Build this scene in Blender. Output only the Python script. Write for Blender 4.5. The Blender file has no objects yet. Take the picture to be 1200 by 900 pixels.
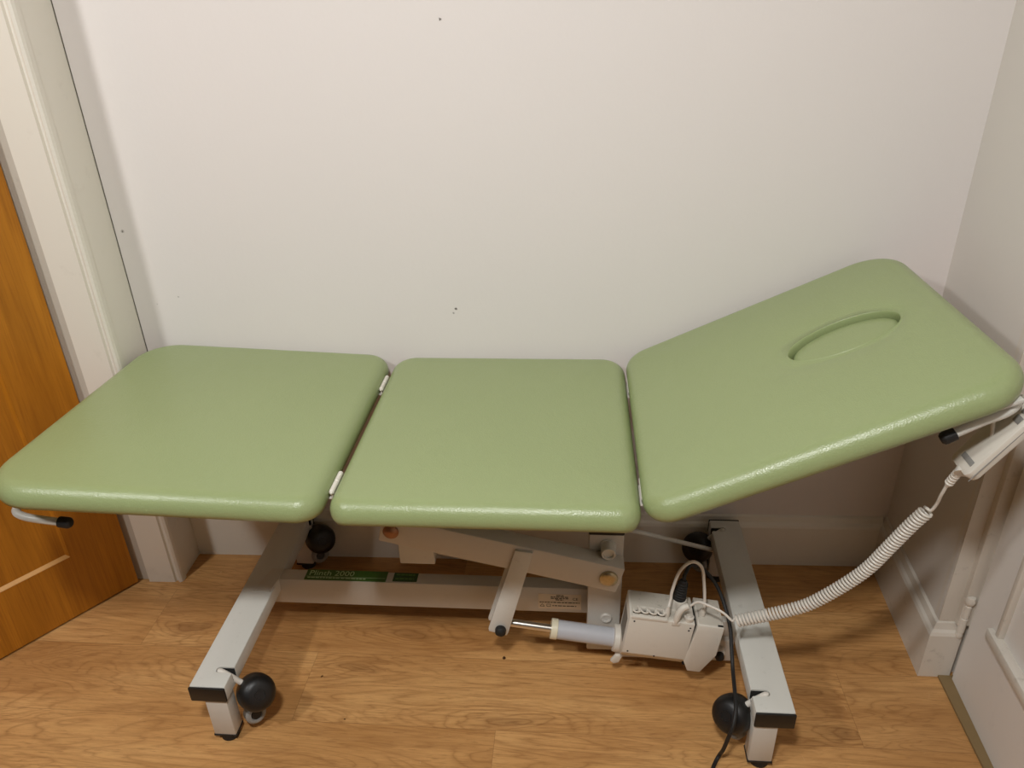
import bpy, bmesh, math, random
from mathutils import Vector, Matrix

random.seed(7)
scene = bpy.context.scene
COL = scene.collection
PI = math.pi
V = Vector

# ------------------------------------------------------------------ helpers
def link(o):
    COL.objects.link(o)
    return o

ORIGIN = {}

def thing(name, label, cat, loc):
    o = bpy.data.objects.new(name, None)
    o.empty_display_size = .1
    link(o)
    o.location = loc
    o['label'] = label
    o['category'] = cat
    ORIGIN[o] = V(loc)
    return o

def obj(name, bm, mat, parent=None, smooth=True, kind=None, label=None, group=None, angle=35):
    """link one bmesh (in world coordinates) as one mesh object"""
    me = bpy.data.meshes.new(name)
    off = ORIGIN.get(parent, V((0, 0, 0)))
    if off.length > 0:
        bmesh.ops.translate(bm, verts=bm.verts, vec=-off)
    bmesh.ops.recalc_face_normals(bm, faces=bm.faces)
    bm.to_mesh(me)
    bm.free()
    mats = mat if isinstance(mat, (list, tuple)) else [mat]
    for m in mats:
        me.materials.append(m)
    if smooth:
        me.shade_smooth()
        try:
            me.set_sharp_from_angle(angle=math.radians(angle))
        except Exception:
            pass
    o = bpy.data.objects.new(name, me)
    link(o)
    if parent is not None:
        o.parent = parent
        ORIGIN[o] = off
    if kind:
        o['kind'] = kind
    if label:
        o['label'] = label
    if group:
        o['group'] = group
    return o

def merge(dst, src):
    me = bpy.data.meshes.new('tmp')
    src.to_mesh(me)
    src.free()
    dst.from_mesh(me)
    bpy.data.meshes.remove(me)

def BM():
    return bmesh.new()

def box(bm, lo, hi, bev=0.0, mtx=None, seg=2):
    t = BM()
    bmesh.ops.create_cube(t, size=1)
    lo, hi = V(lo), V(hi)
    c, s = (lo + hi) / 2, hi - lo
    for v in t.verts:
        v.co = V((v.co.x * s.x, v.co.y * s.y, v.co.z * s.z)) + c
    if bev > 0:
        bmesh.ops.bevel(t, geom=list(t.edges), offset=min(bev, min(s) * .49), segments=seg, profile=.5, affect='EDGES', clamp_overlap=True)
    if mtx is not None:
        t.transform(mtx)
    merge(bm, t)

def prism(bm, poly, lo, hi, axis='z', bev=0.0, mtx=None):
    """extrude a 2D polygon along an axis; poly in the remaining two axes (cyclic order kept)"""
    t = BM()
    def P(a, b, c):
        return {'z': (a, b, c), 'y': (a, c, b), 'x': (c, a, b)}[axis]
    v0 = [t.verts.new(P(a, b, lo)) for a, b in poly]
    v1 = [t.verts.new(P(a, b, hi)) for a, b in poly]
    n = len(poly)
    t.faces.new(v0)
    t.faces.new(v1)
    for i in range(n):
        t.faces.new((v0[i], v0[(i + 1) % n], v1[(i + 1) % n], v1[i]))
    bmesh.ops.recalc_face_normals(t, faces=t.faces)
    if bev > 0:
        bmesh.ops.bevel(t, geom=list(t.edges), offset=bev, segments=2, profile=.5, affect='EDGES', clamp_overlap=True)
    if mtx is not None:
        t.transform(mtx)
    merge(bm, t)

def frame_of(axis):
    a = V(axis).normalized()
    h = V((0, 0, 1)) if abs(a.z) < .9 else V((1, 0, 0))
    x = h.cross(a).normalized()
    return x, a.cross(x).normalized(), a

def lathe(bm, prof, origin, axis, seg=28):
    x, y, a = frame_of(axis)
    o = V(origin)
    rings = []
    for r, h in prof:
        if r < 1e-6:
            rings.append([bm.verts.new(o + a * h)])
        else:
            rings.append([bm.verts.new(o + a * h + (x * math.cos(2 * PI * i / seg) + y * math.sin(2 * PI * i / seg)) * r) for i in range(seg)])
    for A, B in zip(rings, rings[1:]):
        for i in range(seg):
            j = (i + 1) % seg
            if len(A) == 1 and len(B) == 1:
                continue
            if len(A) == 1:
                bm.faces.new((A[0], B[i], B[j]))
            elif len(B) == 1:
                bm.faces.new((A[i], A[j], B[0]))
            else:
                bm.faces.new((A[i], A[j], B[j], B[i]))
    if len(rings[0]) > 1:
        bm.faces.new(rings[0])
    if len(rings[-1]) > 1:
        bm.faces.new(rings[-1])

def cyl(bm, p0, p1, r, seg=20, bev=.0015):
    p0, p1 = V(p0), V(p1)
    d = (p1 - p0).length
    b = min(bev, r * .4, d * .4)
    lathe(bm, [(r - b, 0), (r, b), (r, d - b), (r - b, d)], p0, p1 - p0, seg)

def catmull(pts, n=8):
    P = [V(p) for p in pts]
    P = [P[0] * 2 - P[1]] + P + [P[-1] * 2 - P[-2]]
    out = []
    for i in range(1, len(P) - 2):
        a, b, c, d = P[i - 1:i + 3]
        for k in range(n):
            t = k / n
            out.append(.5 * ((2 * b) + (c - a) * t + (2 * a - 5 * b + 4 * c - d) * t * t + (3 * b - a - 3 * c + d) * t ** 3))
    out.append(P[-2])
    return out

def sweep(bm, pts, r, seg=10, cap=True):
    pts = [V(p) for p in pts]
    n = len(pts)
    T = [(pts[min(i + 1, n - 1)] - pts[max(i - 1, 0)]).normalized() for i in range(n)]
    x, y, _ = frame_of(T[0])
    rings = []
    for i in range(n):
        x = (x - T[i] * x.dot(T[i])).normalized()
        y = T[i].cross(x)
        rr = r[i] if isinstance(r, (list, tuple)) else r
        rings.append([bm.verts.new(pts[i] + (x * math.cos(2 * PI * k / seg) + y * math.sin(2 * PI * k / seg)) * rr) for k in range(seg)])
    for A, B in zip(rings, rings[1:]):
        for k in range(seg):
            j = (k + 1) % seg
            bm.faces.new((A[k], A[j], B[j], B[k]))
    if cap:
        bm.faces.new(rings[0])
        bm.faces.new(rings[-1])

# ------------------------------------------------------------------ materials
def srgb(r, g, b):
    def f(c):
        c /= 255
        return c / 12.92 if c <= .04045 else ((c + .055) / 1.055) ** 2.4
    return (f(r), f(g), f(b), 1)

class NT:
    def __init__(s, name):
        s.m = bpy.data.materials.new(name)
        s.m.use_nodes = True
        s.t = s.m.node_tree
        s.b = s.t.nodes['Principled BSDF']
    def n(s, typ, **kw):
        nd = s.t.nodes.new(typ)
        for k, v in kw.items():
            setattr(nd, k, v)
        return nd
    def l(s, a, b):
        s.t.links.new(a, b)
    def val(s, x, sock):
        if hasattr(x, 'is_linked'):
            s.l(x, sock)
        else:
            sock.default_value = x
    def math(s, op, a, b=0.0, clamp=False):
        nd = s.n('ShaderNodeMath', operation=op, use_clamp=clamp)
        s.val(a, nd.inputs[0])
        s.val(b, nd.inputs[1])
        return nd.outputs[0]
    def mix(s, f, a, b, mode='MIX'):
        nd = s.n('ShaderNodeMix', data_type='RGBA', blend_type=mode)
        s.val(f, nd.inputs[0])
        s.val(a, nd.inputs[6])
        s.val(b, nd.inputs[7])
        return nd.outputs[2]
    def pos(s):
        return s.n('ShaderNodeNewGeometry').outputs['Position']
    def scaled(s, vec, sc):
        nd = s.n('ShaderNodeVectorMath', operation='MULTIPLY')
        s.l(vec, nd.inputs[0])
        nd.inputs[1].default_value = sc
        return nd.outputs[0]
    def noise(s, vec, scale, detail=4, rough=.55, dist=0.0):
        nd = s.n('ShaderNodeTexNoise')
        s.l(vec, nd.inputs['Vector'])
        nd.inputs['Scale'].default_value = scale
        nd.inputs['Detail'].default_value = detail
        nd.inputs['Roughness'].default_value = rough
        nd.inputs['Distortion'].default_value = dist
        return nd.outputs['Fac']
    def ramp(s, f, stops):
        nd = s.n('ShaderNodeValToRGB')
        e = nd.color_ramp.elements
        while len(e) < len(stops):
            e.new(.5)
        for el, (p, c) in zip(e, stops):
            el.position = p
            el.color = c
        s.l(f, nd.inputs[0])
        return nd.outputs[0]
    def bump(s, h, strength=.1, dist=.01):
        nd = s.n('ShaderNodeBump')
        s.l(h, nd.inputs['Height'])
        nd.inputs['Strength'].default_value = strength
        nd.inputs['Distance'].default_value = dist
        s.l(nd.outputs[0], s.b.inputs['Normal'])
    def set(s, col=None, rough=.5, metal=0.0, spec=.5, coat=0.0):
        if col is not None:
            s.val(col, s.b.inputs['Base Color'])
        s.val(rough, s.b.inputs['Roughness'])
        s.b.inputs['Metallic'].default_value = metal
        s.b.inputs['Specular IOR Level'].default_value = spec
        s.b.inputs['Coat Weight'].default_value = coat
        return s.m

def wspots(t, col, spots, dark):
    """small scuffs and pin holes at given places on the surface"""
    p = t.pos()
    for (x, y, z, r, s) in spots:
        nd = t.n('ShaderNodeVectorMath', operation='DISTANCE')
        t.l(p, nd.inputs[0])
        nd.inputs[1].default_value = (x, y, z)
        wob = t.math('MULTIPLY', t.math('SUBTRACT', t.noise(p, 160, 3), .5), r * 2.4)
        d = t.math('ADD', nd.outputs['Value'], wob)
        f = t.math('SUBTRACT', 1.0, t.math('DIVIDE', d, r), clamp=True)
        f = t.math('MULTIPLY', f, s * 2, clamp=True)
        col = t.mix(f, col, dark)
    return col

def plaster(name, base, var=.05, spots=(), rough=.75, bump=.06):
    t = NT(name)
    p = t.pos()
    d = tuple(c * (1 - var) for c in base[:3]) + (1,)
    c = t.mix(t.noise(p, 2.2, 3), d, base)
    c = wspots(t, c, spots, srgb(90, 82, 75))
    t.bump(t.noise(p, 90, 3), bump, .004)
    return t.set(c, rough, spec=.3)

def painted(name, base, rough=.4, scuff=.25, dark=(110, 100, 88), bump=.03, scl=30):
    t = NT(name)
    p = t.pos()
    n = t.noise(p, scl, 6, .7)
    f = t.ramp(n, [(.60, (0, 0, 0, 1)), (.74, (1, 1, 1, 1))])
    f = t.math('MULTIPLY', f, scuff)
    c = t.mix(f, base, srgb(*dark))
    t.bump(t.noise(p, 220, 2), bump, .002)
    return t.set(c, rough, spec=.45)

def plain(name, base, rough=.5, metal=0.0, spec=.5, nscale=60, var=.06):
    t = NT(name)
    d = tuple(c * (1 - var) for c in base[:3]) + (1,)
    c = t.mix(t.noise(t.pos(), nscale, 3), d, base)
    return t.set(c, rough, metal, spec)

def vinyl():
    t = NT('green_vinyl')
    p = t.pos()
    c = t.mix(t.noise(p, 3, 3), srgb(143, 156, 109), srgb(149, 162, 114))
    vor = t.n('ShaderNodeTexVoronoi', feature='F1')
    t.l(p, vor.inputs['Vector'])
    vor.inputs['Scale'].default_value = 420
    h = t.math('ADD', t.math('MULTIPLY', vor.outputs['Distance'], .5), t.noise(p, 120, 4))
    t.bump(h, .22, .0024)
    r = t.math('ADD', .25, t.math('MULTIPLY', t.noise(p, 25, 3), .14))
    return t.set(c, r, spec=.55)

def laminate():
    t = NT('oak_laminate')
    p = t.pos()
    sep = t.n('ShaderNodeSeparateXYZ')
    t.l(p, sep.inputs[0])
    x, y = sep.outputs[0], sep.outputs[1]
    x = t.math('ADD', x, t.math('MULTIPLY', y, .0))
    yr = t.math('DIVIDE', t.math('SUBTRACT', y, 1.16), .205)
    row = t.math('FLOOR', yr)
    fy = t.math('SUBTRACT', yr, row)
    u = t.math('DIVIDE', t.math('SUBTRACT', t.math('SUBTRACT', x, .643), t.math('MULTIPLY', row, .81)), 1.285)
    cl = t.math('FLOOR', u)
    fx = t.math('SUBTRACT', u, cl)
    # random shift per plank
    wn = t.n('ShaderNodeTexWhiteNoise', noise_dimensions='2D')
    cb = t.n('ShaderNodeCombineXYZ')
    t.l(row, cb.inputs[0])
    t.l(cl, cb.inputs[1])
    t.l(cb.outputs[0], wn.inputs['Vector'])
    rnd = wn.outputs['Value']
    cv = t.n('ShaderNodeCombineXYZ')
    t.l(t.math('ADD', x, t.math('MULTIPLY', rnd, 37.0)), cv.inputs[0])
    t.l(t.math('ADD', y, t.math('MULTIPLY', rnd, 11.0)), cv.inputs[1])
    t.l(rnd, cv.inputs[2])
    q = cv.outputs[0]
    big = t.noise(t.scaled(q, (1.3, 8.5, 1)), 1.0, 3, .5, .9)
    rings = t.math('FRACT', t.math('MULTIPLY', big, 17.0))
    rings = t.math('ABSOLUTE', t.math('SUBTRACT', rings, .5))
    rings = t.math('MULTIPLY', rings, 2.0)
    fine = t.noise(t.scaled(q, (7, 110, 1)), 1.0, 6, .7, .4)
    pores = t.noise(t.scaled(q, (30, 380, 1)), 1.0, 3, .6)
    col = t.ramp(t.noise(t.scaled(q, (1.6, 6, 1)), 1.0, 4, .6), [(.30, srgb(178, 128, 74)), (.50, srgb(204, 154, 96)), (.70, srgb(220, 172, 112))])
    lines = t.math('MULTIPLY', t.math('POWER', rings, 4.0), t.math('ADD', .12, t.math('MULTIPLY', t.noise(t.scaled(q, (5, 20, 1)), 1.0, 3, .6), .55)))
    col = t.mix(lines, col, srgb(138, 92, 48))
    col = t.mix(t.math('MULTIPLY', t.ramp(fine, [(.42, (0, 0, 0, 1)), (.72, (1, 1, 1, 1))]), .50), col, srgb(146, 98, 54))
    col = t.mix(t.math('MULTIPLY', t.ramp(pores, [(.56, (0, 0, 0, 1)), (.70, (1, 1, 1, 1))]), .35), col, srgb(112, 72, 36))
    # cathedral figure round sparse centres
    dn = t.n('ShaderNodeTexNoise'); t.l(t.scaled(q, (4, 14, 1)), dn.inputs['Vector']); dn.inputs['Scale'].default_value = 1.0; dn.inputs['Detail'].default_value = 3
    ad_ = t.n('ShaderNodeVectorMath', operation='MULTIPLY_ADD'); t.l(dn.outputs['Color'], ad_.inputs[0]); ad_.inputs[1].default_value = (.5, .5, 0); t.l(t.scaled(q, (1.7, 7.0, 0)), ad_.inputs[2])
    vo = t.n('ShaderNodeTexVoronoi', feature='F1', voronoi_dimensions='2D'); t.l(ad_.outputs[0], vo.inputs['Vector']); vo.inputs['Scale'].default_value = 1.0
    dd = vo.outputs['Distance']
    cs_ = t.n('ShaderNodeSeparateColor'); t.l(vo.outputs['Color'], cs_.inputs[0])
    pick = t.math('GREATER_THAN', cs_.outputs[0], .55)
    rg_ = t.math('POWER', t.math('MULTIPLY', t.math('ABSOLUTE', t.math('SUBTRACT', t.math('FRACT', t.math('MULTIPLY', dd, 13.0)), .5)), 2.0), 3.0)
    msk = t.math('SUBTRACT', 1.0, t.math('DIVIDE', dd, .62), clamp=True)
    col = t.mix(t.math('MULTIPLY', t.math('MULTIPLY', t.math('MULTIPLY', rg_, msk), pick), .6), col, srgb(132, 86, 44))
    col = t.mix(t.math('MULTIPLY', t.ramp(dd, [(.0, (1, 1, 1, 1)), (.16, (0, 0, 0, 1))]), t.math('MULTIPLY', pick, .40)), col, srgb(108, 68, 34))
    # knots and dark burr patches
    kn = t.noise(t.scaled(q, (3.2, 9, 1)), 1.0, 5, .65, .6)
    col = t.mix(t.math('MULTIPLY', t.ramp(kn, [(.62, (0, 0, 0, 1)), (.76, (1, 1, 1, 1))]), .65), col, srgb(112, 72, 40))
    col = t.mix(t.math('MULTIPLY', t.math('SUBTRACT', rnd, .5), .22), col, srgb(120, 80, 45))
    # worn pale scratches
    sc = t.noise(t.scaled(p, (30, 14, 1)), 1.0, 5, .8, 2.0)
    col = t.mix(t.math('MULTIPLY', t.ramp(sc, [(.66, (0, 0, 0, 1)), (.72, (1, 1, 1, 1))]), .22), col, srgb(226, 192, 150))
    # joints between planks
    def near(f, w):
        e = t.math('MINIMUM', f, t.math('SUBTRACT', 1.0, f))
        return t.math('LESS_THAN', e, w)
    j = t.math('MAXIMUM', near(fy, .0054), near(fx, .0007))
    col = t.mix(t.math('MULTIPLY', j, .26), col, srgb(95, 60, 32))
    col = wspots(t, col, [(.49, 1.262, 0, .006, 1), (.64, 1.06, 0, .004, .8), (-.165, 1.37, 0, .006, .9), (-.61, 1.29, 0, .004, .8), (-.52, 1.17, 0, .003, .7)], srgb(60, 34, 18))
    t.bump(t.math('SUBTRACT', fine, t.math('MULTIPLY', j, 2.0)), .06, .002)
    r = t.math('ADD', .36, t.math('MULTIPLY', fine, .2))
    return t.set(col, r, spec=.4)

def oak():
    t = NT('varnished_oak')
    p = t.pos()
    q = t.scaled(p, (22, 22, 1.5))
    g = t.noise(q, 1.0, 5, .6, .8)
    f = t.noise(t.scaled(p, (240, 240, 6)), 1.0, 4, .65)
    col = t.ramp(g, [(.3, srgb(160, 100, 20)), (.55, srgb(182, 117, 28)), (.75, srgb(196, 130, 36))])
    col = t.mix(t.math('MULTIPLY', t.ramp(f, [(.48, (0, 0, 0, 1)), (.7, (1, 1, 1, 1))]), .4), col, srgb(128, 70, 12))
    t.bump(f, .08, .002)
    return t.set(col, .42, spec=.4)

M = {}
M['wall'] = plaster('white_plaster', srgb(226, 220, 217), .03,
    [(-.287, 1.755, 1.438, .0035, 1), (-.294, 1.755, .786, .004, .6), (-.30, 1.755, .775, .003, .4),
     (-1.10, 1.742, .99, .005, .6), (-1.06, 1.742, .80, .003, .3), (-1.0, 1.743, .82, .003, .25)])
M['wall_r'] = plaster('white_plaster_shaded', srgb(216, 211, 204), .04, [(.845, 1.72, 1.10, .008, .5)])  # same plaster, coloured darker to deepen the shade on this wall
M['ceil'] = plaster('ceiling_darkened', srgb(160, 166, 172), .02)  # unseen ceiling, toned dark and cool to limit bounced light
M['far'] = plaster('far_wall_darkened', srgb(112, 116, 122), .04)  # unseen walls, darkened to keep bounce from filling the shadows
M['gloss'] = painted('white_gloss_paint', srgb(226, 221, 210), .35, .12, (150, 140, 125), .04, 14)
M['gloss_r'] = painted('scuffed_gloss_paint', srgb(214, 207, 196), .38, .35, (120, 108, 92), .05, 26)
M['door_w'] = painted('white_door_paint', srgb(226, 221, 215), .4, .08, (120, 110, 100), .03, 16)
M['steel'] = painted('grey_white_steel', srgb(210, 209, 202), .36, .22, (128, 120, 106), .02, 46)
M['steel_b'] = painted('beige_steel', srgb(204, 199, 190), .42, .10, (128, 120, 106), .02, 30)
M['plastic'] = painted('white_plastic', srgb(214, 208, 197), .42, .10, (110, 100, 88), .02, 40)
M['dirty'] = painted('grimy_plastic', srgb(200, 194, 182), .5, .85, (120, 110, 98), .03, 60)
M['cord'] = plain('white_cord_plastic', srgb(222, 216, 206), .4)
M['tube'] = plain('pale_blue_grey_tube', srgb(188, 190, 196), .33)
M['chrome'] = plain('polished_chrome', srgb(235, 232, 226), .28, 1.0)
M['brass'] = plain('zinc_plated_bolt', srgb(205, 192, 158), .35, 1.0, nscale=200, var=.35)
M['rust'] = plain('copper_bolt', srgb(168, 122, 88), .4, .6, nscale=200, var=.3)
M['black'] = plain('black_plastic', srgb(20, 19, 19), .42)
M['rubber'] = plain('black_rubber', srgb(24, 23, 22), .6)
M['dark'] = plain('dark_recess', srgb(18, 17, 16), .8)
M['greyp'] = plain('grey_plastic', srgb(140, 138, 134), .45)
M['vinyl'] = vinyl()
M['floor'] = laminate()
M['oak'] = oak()
M['sill'] = plain('bare_threshold_wood', srgb(140, 116, 78), .6, nscale=18, var=.25)
M['green'] = plain('green_sticker', srgb(66, 112, 40), .4, nscale=300, var=.2)
M['green2'] = plain('dark_green_sticker', srgb(44, 84, 32), .4, nscale=300, var=.2)
M['pale'] = plain('pale_green_print', srgb(190, 214, 168), .5)
M['paper'] = plain('cream_label', srgb(226, 212, 190), .55)
M['ink'] = plain('dark_ink', srgb(52, 44, 36), .6)
M['board'] = plain('painted_board', srgb(200, 195, 186), .5)

# ------------------------------------------------------------------ room
YB0, SB = 1.742, .0168                 # back baseboard face: y = YB0 + SB x
def yb(x):
    return YB0 + .018 + SB * x         # back wall face
XR0, YR0, SR = .8526, 1.7563, .0513    # right baseboard face: x = XR0 + SR (y - YR0)
def xr(y):
    return XR0 + SR * (y - YR0)
H = 2.45

bm = BM(); box(bm, (-2.7, -2.3, -.06), (1.4, 3.0, 0)); obj('floor', bm, M['floor'], smooth=False, kind='structure')
bm = BM(); box(bm, (-2.7, -2.3, H), (1.4, 3.0, H + .06)); obj('ceiling', bm, M['ceil'], smooth=False, kind='structure')
# back wall
bm = BM(); prism(bm, [(-1.215, yb(-1.215)), (1.05, yb(1.05)), (1.05, 1.98), (-1.215, 1.98)], 0, H)
obj('wall_back', bm, M['wall'], smooth=False, kind='structure')
# right wall (with the opening of the white door)
JY = 1.387
bm = BM()
prism(bm, [(xr(JY) + .018, JY), (xr(1.85) + .018, 1.85), (1.05, 1.85), (1.05, JY)], 0, H)
prism(bm, [(xr(.5) + .018, .5), (xr(JY) + .018, JY), (1.05, JY), (1.05, .5)], 2.02, H)
prism(bm, [(xr(-2.3) + .018, -2.3), (xr(.5) + .018, .5), (1.05, .5), (1.05, -2.3)], 0, H)
obj('wall_right', bm, M['wall_r'], smooth=False, kind='structure')
# left wall: the short pier next to the oak door, the lintel above it and the rest
bm = BM()
prism(bm, [(-1.2085, 1.612), (-1.118, 1.612), (-1.1205, yb(-1.12) + .05), (-1.2085, yb(-1.2) + .05)], 0, H)
prism(bm, [(-2.03, 1.612), (-1.245, 1.612), (-1.245, 1.79), (-2.03, 1.79)], 2.03, H)
prism(bm, [(-2.62, 1.612), (-2.03, 1.612), (-2.03, 1.79), (-2.62, 1.79)], 0, H)
obj('wall_left', bm, M['gloss'], smooth=False, kind='structure')
bm = BM(); box(bm, (-2.7, -2.3, 0), (-2.6, 3.0, H)); obj('wall_side', bm, M['far'], smooth=False, kind='structure')
bm = BM(); box(bm, (-2.7, -2.3, 0), (1.4, -2.2, H)); obj('wall_front', bm, M['far'], smooth=False, kind='structure')
bm = BM(); box(bm, (-2.7, 2.9, 0), (1.4, 3.0, H)); obj('wall_hallway', bm, M['wall'], smooth=False, kind='structure')

# architrave of the oak door: moulded profile standing full height beside the pier, and its head
prof = [(-1.212, 1.598), (-1.136, 1.600), (-1.1335, 1.6065), (-1.1275, 1.6065), (-1.1255, 1.6015), (-1.121, 1.5995),
        (-1.1155, 1.603), (-1.1125, 1.609), (-1.1125, 1.622), (-1.126, 1.63), (-1.212, 1.63)]
bm = BM(); prism(bm, prof, 0, 2.1, bev=0)
prism(bm, [(1.598, 2.01), (1.598, 2.095), (1.603, 2.1), (1.622, 2.1), (1.622, 2.01)], -2.09, -1.126, axis='x')
prism(bm, [(-2.09, 1.6), (-2.04, 1.598), (-2.005, 1.598), (-2.005, 1.63), (-2.09, 1.63)], 0, 2.1)
obj('trim_1', bm, M['gloss'], kind='structure', angle=20)
# lining of that opening; its shade is mixed into the grey colour
bm = BM()
box(bm, (-1.278, 1.6085, 0), (-1.2085, 1.79, 2.01)); box(bm, (-2.03, 1.614, 0), (-2.006, 1.79, 2.01)); box(bm, (-2.03, 1.614, 1.99), (-1.222, 1.79, 2.03))
obj('trim_2', bm, painted('lining_shaded', srgb(196, 188, 175), .4, .1), smooth=False, kind='structure')

def base_profile(h):
    # thickness outwards, height
    return [(0.03, 0), (-.0, 0), (-.0, h - .034), (.003, h - .026), (.008, h - .02), (.0125, h - .004), (.018, h), (.03, h)]

bm = BM()
v = []
for x in (-1.119, .86):
    ring = [bm.verts.new((x, YB0 + SB * x + d, z)) for d, z in base_profile(.165)]
    v.append(ring)
n = len(v[0])
for i in range(n):
    bm.faces.new((v[0][i], v[0][(i + 1) % n], v[1][(i + 1) % n], v[1][i]))
bm.faces.new(v[0]); bm.faces.new(v[1])
obj('baseboard_back', bm, M['gloss'], smooth=False, kind='structure')

bm = BM()
v = []
p = base_profile(.165)
# runs along the right wall and turns round its outer corner
path = [(lambda d: (xr(1.76) + d, 1.762 + SB * .85)), (lambda d: (xr(JY - .02 + d) + d, JY - .02 + d)), (lambda d: (.905, JY - .02 + d))]
for f in path:
    v.append([bm.verts.new((f(d)[0], f(d)[1], z)) for d, z in p])
for A, B in zip(v, v[1:]):
    for i in range(n):
        bm.faces.new((A[i], A[(i + 1) % n], B[(i + 1) % n], B[i]))
bm.faces.new(v[0]); bm.faces.new(v[-1])
obj('baseboard_right', bm, M['gloss_r'], smooth=False, kind='structure')

# jamb and stop of the white door, threshold strip
bm = BM()
box(bm, (xr(JY) + .0185, JY - .004, .0), (.93, JY + .02, 2.02))
box(bm, (.886, JY - .020, .165), (.93, JY + .0, 2.02), .002); box(bm, (.9125, JY - .034, .008), (.93, JY - .018, 2.02))
box(bm, (xr(.5) + .0185, .49, 0), (.95, .51, 2.02))
box(bm, (xr(JY) + .0185, .49, 2.0), (.95, JY, 2.022))
obj('trim_3', bm, M['gloss_r'], smooth=False, kind='structure')
bm = BM(); prism(bm, [(.858, .3), (.93, .3), (.93, JY - .02), (.879, JY - .02)], 0, .006); obj('trim_4', bm, M['sill'], smooth=False, kind='structure')

# cracked paint line in the corner between pier and back wall
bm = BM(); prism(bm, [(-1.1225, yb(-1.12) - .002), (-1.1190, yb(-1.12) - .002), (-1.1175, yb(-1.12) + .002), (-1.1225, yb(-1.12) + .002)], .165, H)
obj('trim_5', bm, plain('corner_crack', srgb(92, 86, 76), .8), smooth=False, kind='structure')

# ---- oak door, standing ajar
HX, HY = -1.241, 1.592
a = math.atan2(-.299, -.213)
DM = Matrix.Translation((HX, HY, 0)) @ Matrix.Rotation(a, 4, 'Z')     # local x along the leaf; room side is local +y
DW, DH, DT = .76, 1.99, .04
def door_leaf(mtx, DW, DH, DT, holes, depth, sign):
    """frame of stiles and rails round recessed panels; the seen face is local y = 0"""
    bm = BM()
    y0, y1 = (-DT, 0) if sign > 0 else (0, DT)
    xs = sorted({0, DW} | {h[0] for h in holes} | {h[1] for h in holes})
    zs = sorted({.006, DH} | {h[2] for h in holes} | {h[3] for h in holes})
    for xa, xb in zip(xs, xs[1:]):
        for za, zb in zip(zs, zs[1:]):
            inside = any(h[0] - 1e-6 <= xa and xb <= h[1] + 1e-6 and h[2] - 1e-6 <= za and zb <= h[3] + 1e-6 for h in holes)
            if inside:
                ya, ybb = (y0 + depth, y1 - depth)
            else:
                ya, ybb = y0, y1
            e = .004 if inside else 0
            box(bm, (xa - e, ya, za - e), (xb + e, ybb, zb + e), 0, mtx)
    return bm
oh = [(.139, .62, .19, .93), (.139, .62, 1.08, 1.85)]
door1 = obj('door_1', door_leaf(DM, DW, DH, DT, oh, .008, 1), M['oak'], smooth=False, kind='structure')
pale = plain('lit_oak_bead', srgb(214, 160, 92), .4, nscale=40, var=.1)  # light caught by the level beads, put into a paler oak
for h in oh:
    for (p0, p1) in (((h[0], h[2]), (h[1], h[2])), ((h[0], h[3]), (h[1], h[3])), ((h[0], h[2]), (h[0], h[3])), ((h[1], h[2]), (h[1], h[3]))):
        w = .007
        bm = BM()
        if p0[1] == p1[1]:
            sg = 1 if p0[1] == h[2] else -1
            prism(bm, [(0.0008, p0[1] - sg * .001), (-.008, p0[1] + sg * w), (-.012, p0[1] + sg * w), (-.012, p0[1] - sg * .001)], p0[0], p1[0], axis='x', mtx=DM)
        else:
            sg = 1 if p0[0] == h[0] else -1
            prism(bm, [(p0[0] - sg * .001, 0.0005), (p0[0] + sg * w, -.008), (p0[0] + sg * w, -.012), (p0[0] - sg * .001, -.012)], p0[1], p1[1], axis='z', mtx=DM)
        obj('panel_bead', bm, pale if p0[1] == p1[1] else M['oak'], door1, smooth=False)
bm = BM()
for s in (1, -1):
    yy = .0 if s > 0 else -DT
    box(bm, (.685, min(yy, yy + s * .006), .93), (.725, max(yy, yy + s * .006), 1.12), .002, DM)
    t = BM(); sweep(t, [(.705, yy, 1.04), (.705, yy + s * .045, 1.04), (.69, yy + s * .055, 1.04), (.60, yy + s * .055, 1.04)], .009, 12); t.transform(DM); merge(bm, t)
obj('door_handle', bm, M['chrome'], door1)

# ---- white door, shut, on the right
a2 = math.atan2(1.127 - 1.356, .895 - .907)
WM = Matrix.Translation((.907, 1.357, 0)) @ Matrix.Rotation(a2, 4, 'Z')   # local x along the leaf, local -y... room side is y = 0 (sign -1)
wh = [(.10, .37, .247, .90), (.47, .74, .247, .90), (.10, .37, 1.05, 1.85), (.47, .74, 1.05, 1.85)]
door2 = obj('door_2', door_leaf(WM, .84, 1.985, .038, wh, .009, -1), M['door_w'], smooth=False, kind='structure')
bm = BM()
for h in wh:
    w = .024
    def strip(x0, x1, z0, z1):
        box(bm, (x0, -.012, z0), (x1, .012, z1), .005, WM)
    strip(h[0] - w, h[1] + w, h[2] - w, h[2] + .002); strip(h[0] - w, h[1] + w, h[3] - .002, h[3] + w)
    # slim side beads
    box(bm, (h[0] - .004, -.004, h[2]), (h[0] + .010, .012, h[3]), .003, WM); box(bm, (h[1] - .010, -.004, h[2]), (h[1] + .004, .012, h[3]), .003, WM)
obj('panel_moulding', bm, M['gloss_r'], door2)
bm = BM()
for z in (.19, 1.78):
    c = V((.897, 1.369, z))
    lathe(bm, [(0, -.062), (.006, -.06), (.0085, -.052), (.0065, -.044), (.0085, -.042), (.0085, -.002), (.007, 0), (.0085, .002), (.0085, .036), (.007, .038), (.011, .044), (.013, .053), (.010, .062), (0, .066)], c, (0, 0, 1), 18)
obj('door_hinge', bm, M['gloss_r'], door2)

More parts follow.
